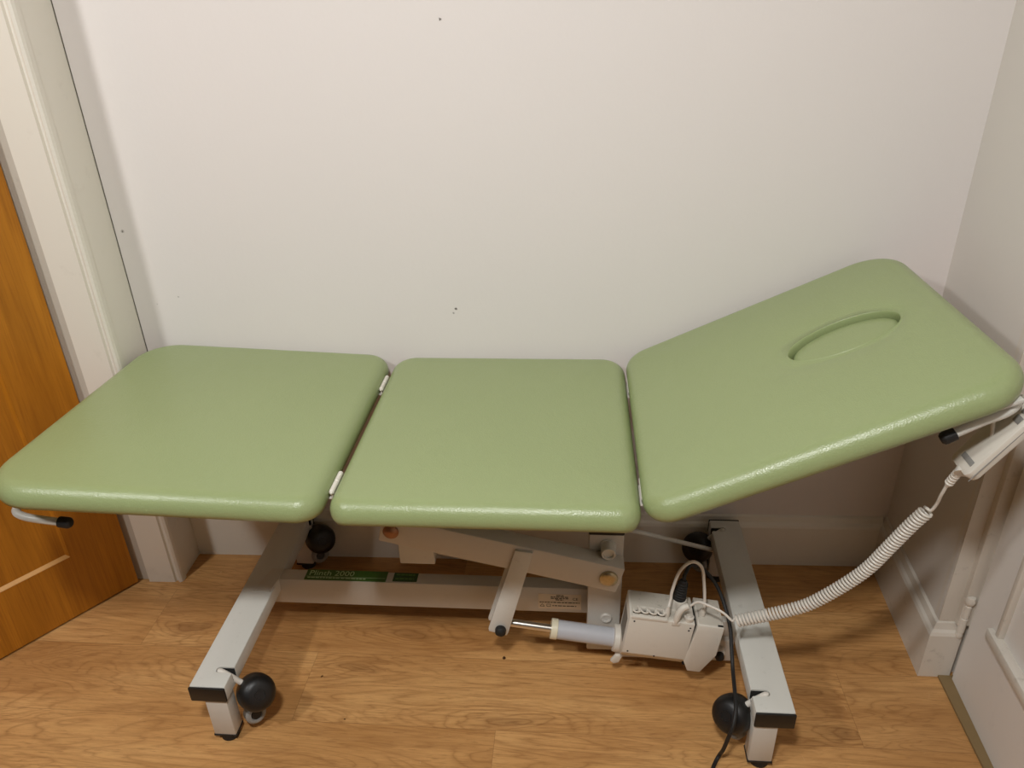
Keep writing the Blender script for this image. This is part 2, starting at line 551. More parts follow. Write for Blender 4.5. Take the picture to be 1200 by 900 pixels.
# ------------------------------------------------------------------ the couch
C = thing('examination_couch', 'green padded three-section treatment couch on a grey-white steel base', 'treatment couch', (-.2, 1.43, 0))

Y0, Y1 = 1.102, 1.752
YC = (Y0 + Y1) / 2

def outline(x0, x1, y0, y1, rad, d, nc=12, ns=14):
    """inset rounded rectangle, always the same number of points; rad for corners (x0y0, x1y0, x1y1, x0y1)"""
    cs = [(x0 + rad[0], y0 + rad[0], rad[0], PI), (x1 - rad[1], y0 + rad[1], rad[1], 1.5 * PI),
          (x1 - rad[2], y1 - rad[2], rad[2], 0), (x0 + rad[3], y1 - rad[3], rad[3], .5 * PI)]
    arcs = []
    for cx, cy, r, a in cs:
        rr = max(r - d, .0015)
        # keep centre where radius can still shrink, else slide centre inwards
        ex = max(0, d + .0015 - r)
        sx = 1 if cx < (x0 + x1) / 2 else -1
        sy = 1 if cy < (y0 + y1) / 2 else -1
        arcs.append([(cx + sx * ex + rr * math.cos(a + k / nc * PI / 2), cy + sy * ex + rr * math.sin(a + k / nc * PI / 2)) for k in range(nc + 1)])
    out = []
    for i in range(4):
        out += arcs[i]
        p, q = arcs[i][-1], arcs[(i + 1) % 4][0]
        out += [(p[0] + (q[0] - p[0]) * k / ns, p[1] + (q[1] - p[1]) * k / ns) for k in range(1, ns)]
    return out

def cushion(name, x0, x1, rad, mtx, T=.053, crown=.006, hole=None, tuck=None, taper=0.0, skew=None):
    prof = [(.030, .0), (.012, .0005), (.004, .006), (.0005, .015), (0, .021)]
    A, B = .033, T - .021
    for k in range(1, 9):
        th = k / 8 * PI / 2
        prof.append((A * (1 - math.cos(th)), .021 + B * math.sin(th)))
    bm = BM()
    rings = []
    for d, z in prof:
        ring = []
        for (x, y) in outline(x0, x1, Y0, Y1, rad, d):
            zz = z
            if tuck:
                for (tx, ty, amt) in tuck:
                    w = max(0, 1 - math.hypot(x - tx, y - ty) / .05)
                    zz -= amt * w * w * max(0, 1 - z / T)
            ring.append(bm.verts.new((x, y, zz)))
        rings.append(ring)
    edge = outline(x0, x1, Y0, Y1, rad, A)
    cx, cy = ((x0 + x1) / 2, YC) if not hole else hole[:2]
    ea, eb = (.05, .05) if not hole else hole[2:4]
    ell = []
    for (x, y) in edge:
        th = math.atan2((y - cy) / (Y1 - Y0), (x - cx) / (x1 - x0))
        ell.append((cx + ea * math.cos(th), cy + eb * math.sin(th)))
    NR = 14
    for k in range(1, NR + 1):
        s = k / NR
        z = T + crown * (1 - (1 - s) ** 2)
        if hole:
            z = T + crown * math.sin(min(1, s * 1.6) * PI / 2) - .007 * max(0, (s - .72) / .28) ** 2
        rings.append([bm.verts.new((e[0] + (l[0] - e[0]) * s, e[1] + (l[1] - e[1]) * s, z)) for e, l in zip(edge, ell)])
    if hole:
        for sc, dz in ((.985, .001), (.972, .0), (.962, -.004), (.955, -.010), (.95, -.03), (.95, -.05)):
            rings.append([bm.verts.new((cx + (l[0] - cx) * sc, cy + (l[1] - cy) * sc, T - .0005 + dz)) for l in ell])
        bm.faces.new(rings[-1])
    N = len(rings[0])
    for P, Q in zip(rings, rings[1:]):
        for i in range(N):
            j = (i + 1) % N
            bm.faces.new((P[i], P[j], Q[j], Q[i]))
    bm.faces.new(rings[0])
    if not hole:
        c = bm.verts.new((cx, cy, T + crown))
        R = rings[-1]
        for i in range(N):
            bm.faces.new((R[i], R[(i + 1) % N], c))
    for v in bm.verts:
        v.co.x *= 1 + taper * (YC - v.co.y)
        if skew:
            f = (YC - v.co.y) / (Y1 - Y0) + .5
            v.co.y -= f * (skew[0] + skew[1] * abs(v.co.x) / .65) + (1 - f) * skew[2] * abs(v.co.x) / .65
    bm.transform(mtx)
    return obj(name, bm, M['vinyl'], C, angle=80)

ZB = .610
# middle (seat) section, flat
SM = Matrix.Translation((0, 0, ZB))
seat = cushion('seat_cushion', -.456, .127, (.042, .042, .06, .06), SM, tuck=[(-.456, Y0, .012), (.128, Y0, .012)])
# leg section, hinged at its right end and lifted slightly to the left
LA = math.radians(3.3)
LM = Matrix.Translation((-.464, 0, ZB + .005)) @ Matrix.Rotation(LA, 4, 'Y')
legc = cushion('leg_cushion', -.650, -.004, (.105, .05, .06, .10), LM, taper=.055, skew=(.006, .022, .013))
HXC = .467
# head section, hinged at its left end and raised
HA = math.radians(25.5)
HM = Matrix.Translation((.134, 0, ZB + .004)) @ Matrix.Rotation(-HA, 4, 'Y')
head = cushion('head_cushion', .008, .670, (.06, .085, .10, .06), HM, hole=(HXC, YC + .006, .113, .063))
# the padded plug closing the face hole
bm = BM()
R = []
seg = 64
for s, z in ((1, .010), (1, .030), (.985, .0345), (.95, .0375), (.88, .0392), (.7, .0405), (.4, .0412)):
    R.append([bm.verts.new((HXC + .104 * s * math.cos(2 * PI * i / seg), YC + .006 + .0575 * s * math.sin(2 * PI * i / seg), z + .004)) for i in range(seg)])
for P, Q in zip(R, R[1:]):
    for i in range(seg):
        bm.faces.new((P[i], P[(i + 1) % seg], Q[(i + 1) % seg], Q[i]))
bm.faces.new(R[0]); bm.faces.new(R[-1])
bm.transform(HM)
obj('face_hole_plug', bm, M['vinyl'], head, angle=80)

# hinges between the sections
def hinge(x, y, ang, z):
    bm = BM()
    m = Matrix.Translation((x, y, z)) @ Matrix.Rotation(ang, 4, 'Y')
    for k in range(2):
        lo = -.034 + k * .035
        t = BM(); cyl(t, (0, lo, 0), (0, lo + .033, 0), .0055, 14); t.transform(m); merge(bm, t)
    box(bm, (-.022, -.033, -.016), (.0, .033, -.0135), .001, m)
    box(bm, (.0, -.033, -.016), (.022, .033, -.0135), .001, m)
    box(bm, (-.002, -.033, -.016), (.002, .033, .0), 0, m)
    t = BM(); cyl(t, (0, -.037, 0), (0, .037, 0), .003, 10); t.transform(m); merge(bm, t)
    obj('section_hinge', bm, M['cord'], C)
for y in (1.205, 1.625):
    hinge(-.4615, y, 0, .642)
    hinge(.1335, y, 0, .643)

# upper frame rails under the sections
def rails(name, x0, x1, m, cross):
    bm = BM()
    for y in (1.235, 1.60):
        box(bm, (x0, y, -.042), (x1, y + .03, -.002), .003, m)
    for x in cross:
        box(bm, (x, 1.264, -.040), (x + .03, 1.601, -.004), .003, m)
    obj(name, bm, M['steel'], C)
rails('seat_frame', -.45, .122, SM, (-.42, .05))
rails('leg_frame', -.60, -.03, LM, (-.60, -.08))
rails('head_frame', .03, .62, HM, (.05, .585))

# grab handles under the two ends
def handle(pts, label=None):
    bm = BM()
    sweep(bm, catmull(pts, 8), .008, 14)
    h = obj('end_handle', bm, M['steel'], C)
    for p, q in ((pts[0], pts[1]), (pts[-1], pts[-2])):
        p, q = V(p), V(q)
        d = (p - q).normalized()
        b = BM()
        lathe(b, [(.0082, -.022), (.0112, -.021), (.0115, -.004), (.0105, 0), (.007, .0035), (0, .004)], p, d, 20)
        obj('end_cap', b, M['rubber'], h, label='black rubber end cap')
    return h
ya, yz = 1.13, 1.735
lft = [(-.983, ya, .5845), (-1.04, ya, .591), (-1.075, ya + .001, .597), (-1.094, ya + .008, .603), (-1.100, ya + .03, .605), (-1.100, ya + .08, .605)]
lftb = [(x, 1.42 * 2 - y, z) for x, y, z in lft[::-1]]
handle(lft + [(-1.1, 1.432, .605)] + lftb)
ca, sa = math.cos(HA), math.sin(HA)
def hp(t, y, h):
    return (.134 + ca * t - sa * h, y, ZB + .004 + sa * t + ca * h)
rt = [(.612, ya, .8115), hp(.577, ya, -.020), hp(.615, ya + .002, -.020), hp(.637, ya + .012, -.020), hp(.645, ya + .035, -.020), hp(.645, ya + .09, -.020)]
rtb = [(x, 1.42 * 2 - y, z) for x, y, z in rt[::-1]]
handle(rt + [hp(.645, 1.432, -.020)] + rtb)
for yq in (1.122, 1.70):
    bm = BM(); box(bm, (.50, yq, -.006), (.645, yq + .03, .002), .002, HM)
    obj('handle_bracket', bm, M['steel'], C)

# base: two side legs with black end caps
LT, LB = .1713, .1313
XL, XR2, LW = -.824, .379, .081
YF, YE = 1.101, 1.730
def base_leg(x, inner):
    YE = 1.716 if inner > 0 else 1.730
    bm = BM()
    box(bm, (x, YF, LB), (x + LW, YE, LT), .004)
    lo = obj('base_leg', bm, M['steel'], C)
    # slots cut through the inner edge at both ends for the castor levers
    cut = BM()
    for ys in (1.148, 1.690):
        xe = x + LW if inner > 0 else x
        cx = xe - inner * .030
        r = .0085
        pts = [(cx + r * math.sin(k / 10 * PI) * -inner, ys + r * math.cos(k / 10 * PI)) for k in range(11)]
        pts = [(xe + inner * .01, ys + r)] + pts + [(xe + inner * .01, ys - r)]
        prism(cut, pts, LT - .028, LT + .01)
    bmesh.ops.recalc_face_normals(cut, faces=cut.faces)
    cm = bpy.data.meshes.new('cut'); cut.to_mesh(cm); cut.free()
    co = bpy.data.objects.new('cut', cm); link(co)
    co.location = ORIGIN[C]
    for vv in cm.vertices:
        vv.co -= ORIGIN[C]
    md = lo.modifiers.new('slot', 'BOOLEAN'); md.operation = 'DIFFERENCE'; md.object = co; md.solver = 'EXACT'
    bpy.context.view_layer.update()
    dg = bpy.context.evaluated_depsgraph_get()
    nm = bpy.data.meshes.new_from_object(lo.evaluated_get(dg))
    lo.modifiers.clear(); lo.data = nm
    bpy.data.objects.remove(co)
    for ys in (1.148, 1.690):
        xe = x + LW if inner > 0 else x
        b = BM()
        xa, xb = sorted((xe - inner * .036, xe - inner * .001))
        box(b, (xa, ys - .0083, LT - .0278), (xb, ys + .0083, LT - .022))
        box(b, (xa, ys + .0065, LT - .024), (xb, ys + .0083, LT - .0035))
        obj('slot_shade', b, M['dark'], lo, smooth=False)  # black strips that put the slot's shade into colour
    for (y0, y1) in ((YF - .006, YF + .0), (YE, YE + .005)):
        b = BM(); box(b, (x - .0005, y0, LB - .0005), (x + LW + .0005, y1, LT - .0005), .0035)
        obj('end_cap', b, M['black'], lo, label='black plastic end cap')
    return lo
base_leg(XL, 1)
base_leg(XR2, -1)

def base_foot(x0, y0, w=.05, d=.038):
    b = BM(); box(b, (x0, y0, .019), (x0 + w, y0 + d, LB + .001), .003)
    f = obj('base_foot', b, M['steel_b'], C)
    b = BM(); box(b, (x0 - .001, y0 - .001, .015), (x0 + w + .001, y0 + d + .001, .0205), .001)
    lathe(b, [(.0185, 0), (.0205, .002), (.018, .016)], (x0 + w * .55, y0 + .018, 0), (0, 0, 1), 20)
    obj('rubber_tip', b, M['rubber'], f, label='black rubber foot tip')
for x0 in (-.797, .380):
    base_foot(x0, 1.100)
    base_foot(x0, 1.672)

# castors, lifted off the floor, one on a bent lever at each leg end
def caster(slot, c, axis, wheel_off):
    c = V(c); ax = V(axis).normalized()
    x, y, _ = frame_of(ax)
    b = BM()
    sweep(b, catmull([V(slot) + V((0, 0, -.012)), V(slot) + V((0, 0, .001)), V(slot).lerp(c, .45) + V((0, 0, .004)), c], 6), .0065, 12)
    root = obj('caster', b, M['cord'], C)
    b = BM()
    lathe(b, [(0, -.033), (.022, -.033), (.033, -.029), (.039, -.021), (.041, -.010), (.041, .010), (.0385, .021), (.032, .0285), (.023, .032), (.0125, .0328), (.0125, .0345), (.0105, .0345), (.0098, .0332), (0, .0332)], c, ax, 36)
    obj('wheel_hood', b, M['black'], root)
    b = BM()
    w = c + V(wheel_off)
    lathe(b, [(0, -.014), (.020, -.014), (.0235, -.009), (.0235, .008), (.019, .013), (.0135, .0135), (.0125, .011), (0, .011)], w, V((ax.x, ax.y, .25)), 28)
    obj('wheel', b, M['greyp'], root)
    b = BM(); lathe(b, [(0, .0112), (.012, .0112), (.011, .0128), (0, .013)], w, V((ax.x, ax.y, .25)), 20)
    obj('wheel_hub', b, M['black'], root)
caster((-.773, 1.148, .166), (-.703, 1.148, .105), (.62, -.62, .48), (-.012, -.006, -.0595))
caster((.409, 1.148, .166), (.349, 1.150, .103), (-.62, -.62, .48), (.014, .012, -.0585))
caster((-.773, 1.690, .166), (-.717, 1.68, .107), (.42, -.60, .30), (-.012, .004, -.06))
caster((.409, 1.690, .166), (.348, 1.69, .108), (-.42, -.60, .30), (.012, .004, -.06))

# long crossbar and its gusset, low bar, lift post
bm = BM()
box(bm, (-.772, 1.440, .0915), (.060, 1.480, .1715), .004)
prism(bm, [(-.791, 1.394), (-.748, 1.392), (-.742, 1.44), (-.742, 1.478), (-.772, 1.476)], .1695, .1745)
obj('crossbar', bm, M['steel_b'], C)
bm = BM()
box(bm, (.11, 1.366, .024), (.392, 1.404, .092), .004)
box(bm, (.352, 1.380, .085), (.392, 1.40, .14), .002)
obj('low_crossbar', bm, M['steel_b'], C)
bm = BM(); lathe(bm, [(.012, 0), (.0145, .002), (.0145, .014), (.012, .016)], (.356, 1.366, .062), (0, -1, 0), 20)
kb = obj('end_bolt', bm, M['cord'], C)
bm = BM(); lathe(bm, [(.0105, 0), (.0115, .004), (.010, .012), (.005, .016), (0, .0165)], (.356, 1.351, .062), (0, -1, 0), 20)
obj('bolt_cap', bm, M['rubber'], kb)

bm = BM(); box(bm, (.040, 1.392, .018), (.120, 1.4398, .381), .004)
post = obj('lift_post', bm, M['steel_b'], C)
bm = BM(); box(bm, (.0395, 1.3915, .379), (.1205, 1.4402, .389), .0025)
obj('post_cap', bm, M['black'], post, label='black plastic cap on the post')
bm = BM()
lathe(bm, [(.0195, 0), (.0195, .003), (.0165, .0035), (.0165, .030), (.0155, .032), (.012, .032), (.011, .027), (0, .027)], (.084, 1.392, .350), (0, -1, 0), 28)
obj('post_socket', bm, M['steel'], post)
bm = BM(); lathe(bm, [(.014, 0), (.0145, .002), (.012, .0054), (.0075, .0048), (.0072, .0038), (0, .0038)], (.086, 1.392, .128), (0, -1, 0), 24)
obj('post_bolt', bm, M['steel_b'], post)

# lift arms
SL = math.atan2(.119, -.488)
def arm(name, p0, p1, y0, y1, h, mat='steel_b', ext=.03):
    p0, p1 = V(p0), V(p1)
    d = (p1 - p0)
    L = d.length
    ang = math.atan2(d.z, d.x)
    m = Matrix.Translation(p0) @ Matrix.Rotation(-ang, 4, 'Y')
    bm = BM(); box(bm, (-ext, y0, -h / 2), (L + ext, y1, h / 2), .005, m)
    return obj(name, bm, M[mat], C)
P0, P1 = (.084, 0, .293), (-.402, 0, .412)
arm('lift_arm', P0, P1, 1.345, 1.3915, .074)
arm('lower_lift_arm', (.075, 0, .165), (-.400, 0, .271), 1.486, 1.524, .06)
bm = BM(); lathe(bm, [(.021, 0), (.0215, .002), (.0205, .005), (.017, .0075), (.009, .009), (0, .0095)], (.0855, 1.345, .2945), (0, -1, 0), 28)
obj('pivot_bolt', bm, M['brass'], C, label='zinc-plated domed pivot bolt')
bm = BM(); lathe(bm, [(.018, 0), (.018, .004), (.014, .009), (.008, .012), (0, .0125)], (-.407, 1.345, .412), (0, -1, 0), 28)
obj('pivot_bolt', bm, M['rust'], C, label='copper-coloured domed pivot bolt')
# bracket that hangs from the seat frame
bm = BM(); box(bm, (-.427, 1.455, .222), (-.338, 1.485, .602), .003); box(bm, (-.427, 1.392, .39), (-.36, 1.46, .43), .003)
obj('hanging_bracket', bm, M['steel'], C)
bm = BM(); box(bm, (-.420, 1.25, .545), (-.350, 1.62, .562), .003)
obj('bracket_plate', bm, M['steel'], C)

# lever from the lift arm down to the piston
def lever_plate(bm, y0, y1, dx=0):
    pts = [(-.126 + dx, .372), (-.086 + dx, .367), (-.1485 + dx, .122), (-.153 + dx, .112), (-.195 + dx, .124), (-.196 + dx, .132)]
    prism(bm, pts, y0, y1, axis='y', bev=.001)
bm = BM(); lever_plate(bm, 1.337, 1.3445); lever_plate(bm, 1.372, 1.379, -.004)
lev = obj('lift_lever', bm, M['steel'], C)
bm = BM(); cyl(bm, (-.168, 1.338, .133), (-.168, 1.385, .133), .008)
lathe(bm, [(.0125, 0), (.0135, .003), (.0125, .012), (.007, .017), (0, .018)], (-.1665, 1.337, .1325), (0, -1, 0), 24)
obj('lever_bolt', bm, M['rubber'], lev, label='black capped lever bolt')

# linear actuator
A0, A1 = V((-.168, 1.36, .135)), V((.108, 1.36, .0955))
ad = (A1 - A0).normalized()
bm = BM(); sweep(bm, [A0 + ad * .004, A0 + ad * .13], .0095, 20)
act = obj('actuator', bm, M['chrome'], C, label='chrome piston rod')
bm = BM(); s0 = A0 + ad * .127
lathe(bm, [(.012, -.004), (.0235, -.004), (.024, .0), (.024, .010), (.0228, .0105), (.0228, .150), (.0228, .160), (.020, .162)], s0, ad, 32)
obj('actuator_tube', bm, M['tube'], act)
bm = BM(); lathe(bm, [(.0242, -.005), (.0247, -.004), (.0247, .010), (.0242, .0105)], s0, ad, 32)
obj('tube_collar', bm, plain('ivory_collar', srgb(224, 216, 190), .45), act)
bm = BM()
lathe(bm, [(.024, .146), (.032, .147), (.033, .151), (.033, .163), (.028, .166)], s0, ad, 32)
mo = s0 + ad * .156
prism(bm, [(mo.x - .004, mo.z - .024), (mo.x + .012, mo.z - .024), (mo.x + .004, mo.z - .046), (mo.x - .008, mo.z - .050), (mo.x - .016, mo.z - .042)], 1.326, 1.334, axis='y', bev=.001)
obj('actuator_flange', bm, M['plastic'], act)

# control box and the transformer beside it, in their own tilted frame
BA = math.radians(7.0)
BX = Matrix.Translation((.133, 1.290, .2335)) @ Matrix.Rotation(BA, 4, 'Y')
bm = BM()
sec = [(0, 0), (0, -.112), (.022, -.143), (.088, -.143), (.088, .0)]
prism(bm, sec, 0, .1475, axis='x', bev=.0028, mtx=BX)
cb = obj('control_box', bm, M['plastic'], C)
bm = BM()
prism(bm, [(.1535, -.001), (.213, -.001), (.213, -.086), (.187, -.145), (.1575, -.145), (.143, -.115), (.1535, -.02)], 1.290 + 0, 1.290 + .090, axis='y', bev=.002, mtx=BX @ Matrix.Translation((0, -1.290, 0)))
obj('transformer_box', bm, M['plastic'], cb)
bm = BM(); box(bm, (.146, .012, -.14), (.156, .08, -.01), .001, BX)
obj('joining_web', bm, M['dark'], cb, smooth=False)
# grimy top faces
bm = BM(); box(bm, (.005, .005, -.002), (.143, .083, .0006), .0004, BX); box(bm, (.157, .006, -.003), (.209, .084, .0002), .0004, BX)
obj('top_panel', bm, M['dirty'], cb, smooth=False)
# side recess, screws
bm = BM(); box(bm, (-.0006, .020, -.100), (.002, .072, -.025), 0, BX)
obj('side_recess', bm, plain('grey_recess', srgb(120, 114, 104), .6), cb, smooth=False)
for (u, w) in ((.012, -.012), (.1385, -.012), (.1365, -.020), (.012, -.106), (.074, -.1115)):
    t = BM(); lathe(t, [(.0022, 0), (.0022, .0006)], (u, .0002, w), (0, -1, 0), 10); t.transform(BX)
    obj('screw_hole', t, M['dark'], cb, smooth=False)
bm = BM(); box(bm, (.199, .004, -.002), (.211, .008, .0008), 0, BX)
obj('cable_notch', bm, M['dark'], cb, smooth=False)
# cable comb: a ledge with four open hooks along the front of the top
bm = BM()
box(bm, (.004, -.0015, -.004), (.085, .010, .004), .0015, BX)
for k in range(4):
    cx = .014 + k * .0185
    pts = [(cx + .0082 * math.cos(th), .012 + .0085 * math.sin(th), .013) for th in [PI + i / 12 * PI * 1.15 for i in range(13)]]
    t = BM(); sweep(t, pts, .0022, 8); t.transform(BX); merge(bm, t)
box(bm, (.016, .022, .0), (.085, .026, .012), .001, BX)
for k in range(4):
    box(bm, (.018 + k * .0185, .011, 0), (.0215 + k * .0185, .024, .014), .001, BX)
obj('cable_comb', bm, M['plastic'], cb)
bm = BM(); box(bm, (.024, .0262, .0), (.068, .030, .004), 0, BX)
for k in range(4):
    box(bm, (.008 + k * .0185, .0105, .0002), (.0175 + k * .0185, .0215, .0012), 0, BX)
obj('comb_shade', bm, M['dark'], cb, smooth=False)  # dark strips painting in shade between the hooks
# plugs on top
def onbox(u, y, w):
    return BX @ V((u, y, w))
bm = BM()
lathe(bm, [(.0185, 0), (.0195, .004), (.0195, .020), (.0175, .024), (.015, .0245)], onbox(.112, .054, .0), BX.to_3x3() @ V((0, 0, 1)), 28)
obj('plug_collar', bm, M['plastic'], cb)
bm = BM()
pr = [(.0155, .015)]
for k in range(7):
    h = .026 + k * .0065
    r = .0155 - k * .0006
    pr += [(r, h), (r, h + .004), (r - .002, h + .0054), (r - .002, h + .006)]
pr += [(.009, .075), (.006, .078)]
lathe(bm, pr, onbox(.112, .054, .0), BX.to_3x3() @ V((0, 0, 1)), 24)
obj('cable_plug', bm, M['rubber'], cb, label='ribbed black cable plug')
bm = BM()
lathe(bm, [(.011, 0), (.0115, .002), (.0115, .010), (.007, .011), (.006, .014), (0, .0145)], onbox(.133, .014, .0), BX.to_3x3() @ V((0, 0, 1)), 24)
lathe(bm, [(.007, 0), (.007, .016), (.005, .022), (.0038, .030)], onbox(.083, .016, .0), BX.to_3x3() @ V((0, 0, 1)), 18)
lathe(bm, [(.008, 0), (.0075, .012), (.005, .016), (.0038, .024)], onbox(.1655, .034, .0), BX.to_3x3() @ V((0, 0, 1)), 18)
# grey elbow in front
sweep(bm, catmull([onbox(.104, .006, -.006), onbox(.104, .004, .004), onbox(.1055, .004, .024), onbox(.112, .006, .039), onbox(.123, .009, .044)], 6), .0075, 14)
box(bm, (.094, -.002, -.010), (.114, .010, .002), .002, BX)
obj('cable_glands', bm, M['plastic'], cb)
bm = BM()
j = [onbox(.083, .016, .022), (.224, 1.318, .262), (.2275, 1.325, .286), (.242, 1.335, .332), (.267, 1.34, .354), (.289, 1.34, .340), (.297, 1.335, .301), onbox(.1655, .034, .034), onbox(.1655, .034, .015)]
sweep(bm, catmull(j, 8), .0036, 12)
obj('jumper_cable', bm, M['cord'], cb, label='white looped jumper cable')

# thin stay bar behind
bm = BM(); cyl(bm, (.10, 1.441, .368), (.395, 1.662, .119), .0058, 14)
obj('stay_rod', bm, M['steel'], C)

# stickers
def text(body, size, mtx, mat, parent, name='lettering', align='LEFT'):
    cu = bpy.data.curves.new('t', 'FONT')
    cu.body = body; cu.size = size; cu.extrude = 0.00008; cu.align_x = align; cu.resolution_u = 3
    to = bpy.data.objects.new('t', cu); link(to)
    bpy.context.view_layer.update()
    me = bpy.data.meshes.new_from_object(to.evaluated_get(bpy.context.evaluated_depsgraph_get()))
    bpy.data.objects.remove(to); bpy.data.curves.remove(cu)
    bm = BM(); bm.from_mesh(me); bpy.data.meshes.remove(me)
    bm.transform(mtx)
    return obj(name, bm, mat, parent, smooth=False)
def merge_text(items, mat, parent, name='lettering'):
    out = BM()
    for body, size, mtx in items:
        cu = bpy.data.curves.new('t', 'FONT')
        cu.body = body; cu.size = size; cu.extrude = 0.00008; cu.resolution_u = 3
        to = bpy.data.objects.new('t', cu); link(to)
        bpy.context.view_layer.update()
        me = bpy.data.meshes.new_from_object(to.evaluated_get(bpy.context.evaluated_depsgraph_get()))
        bpy.data.objects.remove(to); bpy.data.curves.remove(cu)
        b = BM(); b.from_mesh(me); bpy.data.meshes.remove(me)
        b.transform(mtx)
        merge(out, b)
    return out
def dashes(bm, a0, a1, b, h, c, t, plane, step=.010):
    # rows of print too small to read: short strokes of uneven length
    a = a0
    while a < a1:
        w = min(step * random.uniform(.5, 1.3), a1 - a)
        if plane == 'xy':
            box(bm, (a, b, c), (a + w, b + h, c + t))
        else:
            box(bm, (a, c - t, b), (a + w, c, b + h))
        a += w + step * random.uniform(.15, .3)
ZT = .1715
bm = BM(); box(bm, (-.678, 1.4425, ZT - .001), (-.467, 1.4795, ZT + .0006))
st = obj('name_sticker', bm, M['green'], C, smooth=False, label='green name sticker')
def TM(x, y):
    return Matrix.Translation((x, y, ZT + .0008))
out = merge_text([('Plinth 2000', .026, TM(-.671, 1.4585))], None, None)
dashes(out, -.671, -.52, 1.448, .0035, ZT + .0005, .0004, 'xy')
box(out, (-.675, 1.4535, ZT + .0005), (-.470, 1.4545, ZT + .0009))
obj('lettering', out, M['pale'], st, smooth=False)
bm = BM(); box(bm, (-.450, 1.4455, ZT - .001), (-.388, 1.4775, ZT + .0006))
st2 = obj('small_sticker', bm, M['green2'], C, smooth=False, label='small dark green sticker')
out = BM()
dashes(out, -.444, -.396, 1.4675, .005, ZT + .0005, .0004, 'xy')
dashes(out, -.444, -.396, 1.453, .005, ZT + .0005, .0004, 'xy')
obj('lettering', out, plain('dim_green_print', srgb(96, 140, 70), .5), st2, smooth=False)
YL = 1.4398
bm = BM(); box(bm, (-.081, YL - .0006, .104), (.026, YL + .001, .1525))
st3 = obj('rating_label', bm, M['paper'], C, smooth=False, label='cream rating label')
def LMx(x, z):
    return Matrix.Translation((x, YL - .0008, z)) @ Matrix.Rotation(PI / 2, 4, 'X')
out = merge_text([('CE', .0115, LMx(.004, .1345))], None, None)
for a0, a1, zz in ((-.036, -.018, .1475), (-.050, -.005, .1425), (-.050, -.006, .1378), (-.038, -.018, .1332), (-.078, .022, .1245), (-.046, .014, .1135)):
    dashes(out, a0, a1, zz, .0026, YL - .0006, .0003, 'xz', .008)
# little symbols: warning triangle and double square
for (a, b) in (((-.077, .112), (-.0715, .1205)), ((-.0715, .1205), (-.066, .112)), ((-.077, .112), (-.066, .112))):
    sweep(out, [(a[0], YL - .0007, a[1]), (b[0], YL - .0007, b[1])], .0006, 6)
for x0, x1, z0, z1 in ((-.060, -.0505, .112, .1195),):
    for a, b in (((x0, z0), (x1, z0)), ((x1, z0), (x1, z1)), ((x1, z1), (x0, z1)), ((x0, z1), (x0, z0))):
        sweep(out, [(a[0], YL - .0007, a[1]), (b[0], YL - .0007, b[1])], .0006, 6)
obj('lettering', out, M['ink'], st3, smooth=False)

# ------------------------------------------------------------------ hand control with coiled cord
S = thing('hand_control', 'white hand control on a coiled cord, hung from the raised head end', 'hand control', (.74, 1.22, .757))
ux = V((.535, 0, .845)); vx = V((0, 1, 0)); wx = V((-.845, 0, .535))
HB = Matrix(((ux.x, vx.x, wx.x, .671), (ux.y, vx.y, wx.y, 1.158), (ux.z, vx.z, wx.z, .733), (0, 0, 0, 1)))
bm = BM()
prism(bm, [(.0, -.026), (.010, -.032), (.145, -.034), (.158, -.026), (.158, .026), (.145, .034), (.010, .032), (.0, .026)], -.013, .009, axis='z', bev=.004, mtx=HB)
hs = obj('housing', bm, M['plastic'], S)
bm = BM(); box(bm, (-.002, -.0338, -.0008), (.148, -.0322, .0002), 0, HB)
obj('case_seam', bm, M['greyp'], hs, smooth=False)
bm = BM(); box(bm, (.018, -.022, .0075), (.028, .014, .0105), .002, HB)
obj('hanging_slot', bm, M['greyp'], hs)
for k in range(2):
    for sg in (-1, 1):
        bm = BM(); box(bm, (.118 + k * .018, sg * .014 - .009, .0085), (.131 + k * .018, sg * .014 + .009, .0105), .002, HB)
        obj('button', bm, M['greyp'], hs)
# hook onto the handle bar
bar = V(hp(.645, 1.175, -.020))
bm = BM()
k0 = HB @ V((.075, .0, .006))
ring = [bar + V((math.cos(t), 0, math.sin(t))) * .0132 for t in [(235 - 30 * i) * PI / 180 for i in range(8)]]
sweep(bm, catmull([k0, k0.lerp(ring[0], .5) + V((-.006, 0, -.002))] + ring, 4), .0035, 10)
obj('hanging_hook', bm, M['plastic'], S)
# cable boot, lead, coil, tail
bm = BM()
bo = [V((.6745, 1.160, .738)), V((.669, 1.180, .685))]
n0 = HB @ V((-.002, -.008, -.002))
sweep(bm, [n0, n0.lerp(bo[0], .6), bo[0].lerp(bo[1], .25), bo[0].lerp(bo[1], .7), bo[1]], [.014, .011, .0075, .0068, .005], 16)
for k in range(5):
    pp = bo[0].lerp(bo[1], .35 + k * .13)
    lathe(bm, [(.0068, -.0015), (.0078, -.0008), (.0078, .0008), (.0068, .0015)], pp, bo[0] - bo[1], 16)
obj('cable_boot', bm, M['cord'], S)
coilpts = [(.358, 1.255, .266), (.417, 1.25, .291), (.459, 1.245, .312), (.499, 1.24, .338), (.549, 1.235, .389), (.59, 1.23, .443), (.621, 1.225, .507), (.646, 1.22, .562), (.665, 1.215, .600)]
lead = [onbox(.1285, .0095, .0462), (.281, 1.297, .2775), (.303, 1.285, .279), (.330, 1.27, .275), (.350, 1.258, .262)]
tail = [(.664, 1.2145, .607), (.670, 1.210, .606), (.673, 1.203, .626), (.669, 1.190, .655), (.669, 1.180, .687)]
bm = BM()
cp = catmull(coilpts, 40)
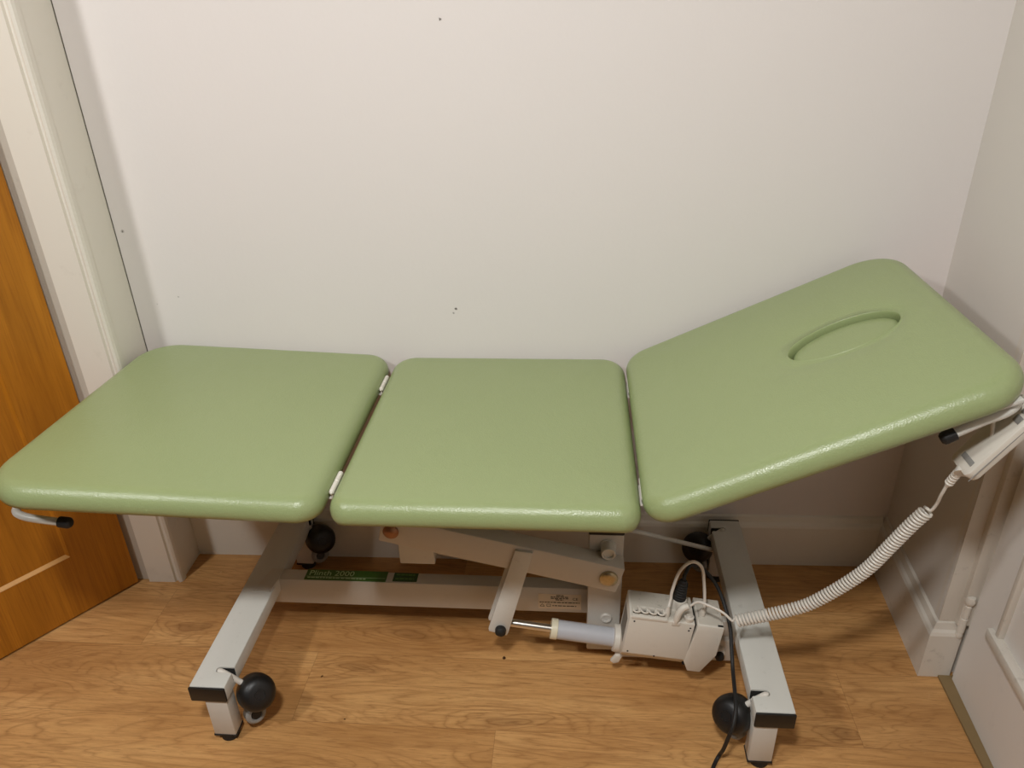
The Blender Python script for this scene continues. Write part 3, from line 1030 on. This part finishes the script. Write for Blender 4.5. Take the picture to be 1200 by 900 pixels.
# even spacing along the centre line
cum = [0]
for a, b in zip(cp, cp[1:]):
    cum.append(cum[-1] + (b - a).length)
tot = cum[-1]
TURNS, PER = 66, 14
x, y, _ = frame_of(cp[1] - cp[0])
hel = []
i = 0
for k in range(TURNS * PER + 1):
    s = tot * k / (TURNS * PER)
    while i < len(cum) - 2 and cum[i + 1] < s:
        i += 1
    f = (s - cum[i]) / max(1e-9, cum[i + 1] - cum[i])
    c = cp[i].lerp(cp[i + 1], f)
    T = (cp[i + 1] - cp[i]).normalized()
    x = (x - T * x.dot(T)).normalized()
    y = T.cross(x)
    th = 2 * PI * k / PER
    hel.append(c + (x * math.cos(th) + y * math.sin(th)) * .0115)
sweep(bm, hel, .0027, 6)
sweep(bm, catmull(lead, 8) + [hel[0]], .0027, 8)
sweep(bm, catmull([hel[-1]] + tail, 8), .0030, 8)
obj('coiled_cord', bm, M['cord'], S)

# ------------------------------------------------------------------ mains cable
K = thing('power_cable', 'black mains cable looping from the control box over the front right caster', 'cable', (.325, 1.13, 0))
top = onbox(.112, .054, .074)
bm = BM()
kp = [top + V((.0006, 0, .0055)), top + V((.003, .002, .022)), (.274, 1.372, .318), (.305, 1.374, .300), (.337, 1.352, .262), (.3555, 1.30, .215), (.358, 1.265, .178), (.357, 1.225, .150),
      (.350, 1.165, .154), (.346, 1.125, .147), (.338, 1.100, .128), (.329, 1.092, .095), (.325, 1.098, .055), (.325, 1.115, .018), (.318, 1.110, .0054), (.305, 1.085, .0054), (.290, 1.04, .0054), (.262, .95, .0054), (.20, .82, .0054)]
sweep(bm, catmull(kp, 8), .0042, 10)
obj('cable', bm, M['rubber'], K)

# ------------------------------------------------------------------ camera
pitch, yaw, roll, fpx = .4830, -.0906, -.0304, 894.55
cp_, sp_ = math.cos(pitch), math.sin(pitch)
fw = V((math.sin(yaw) * cp_, math.cos(yaw) * cp_, -sp_))
rg = V((math.cos(yaw), -math.sin(yaw), 0))
up = rg.cross(fw)
c_, s_ = math.cos(roll), math.sin(roll)
R_, U_ = rg * c_ + up * s_, up * c_ - rg * s_
cam = bpy.data.cameras.new('camera')
cam.sensor_width = 36
cam.sensor_fit = 'HORIZONTAL'
cam.lens = fpx * 36 / 1200
cam.clip_start = .02
co = bpy.data.objects.new('camera', cam)
co.matrix_world = Matrix(((R_.x, U_.x, -fw.x, 0), (R_.y, U_.y, -fw.y, 0), (R_.z, U_.z, -fw.z, 1.5), (0, 0, 0, 1)))
link(co)
scene.camera = co

# ------------------------------------------------------------------ light
def area(name, loc, target, size, power, col, shape='DISK'):
    l = bpy.data.lights.new(name, 'AREA')
    l.shape = shape
    l.size = size
    l.energy = power
    l.color = col
    o = bpy.data.objects.new(name, l)
    o.location = loc
    o.rotation_euler = (V(target) - V(loc)).to_track_quat('-Z', 'Y').to_euler()
    link(o)
    return o
area('ceiling_lamp', (-.22, .0, 2.42), (-.1, 1.2, .4), .26, 36, (1, .992, .97))
area('second_ceiling_lamp', (-1.68, .05, 2.42), (-.4, 1.4, .6), .26, 28, (1, .992, .97))
w = bpy.data.worlds.new('world')
scene.world = w
w.use_nodes = True
w.node_tree.nodes['Background'].inputs[0].default_value = (1, .93, .85, 1)
w.node_tree.nodes['Background'].inputs[1].default_value = .1

scene.view_settings.view_transform = 'Standard'
scene.view_settings.look = 'None'
scene.view_settings.exposure = 0.0
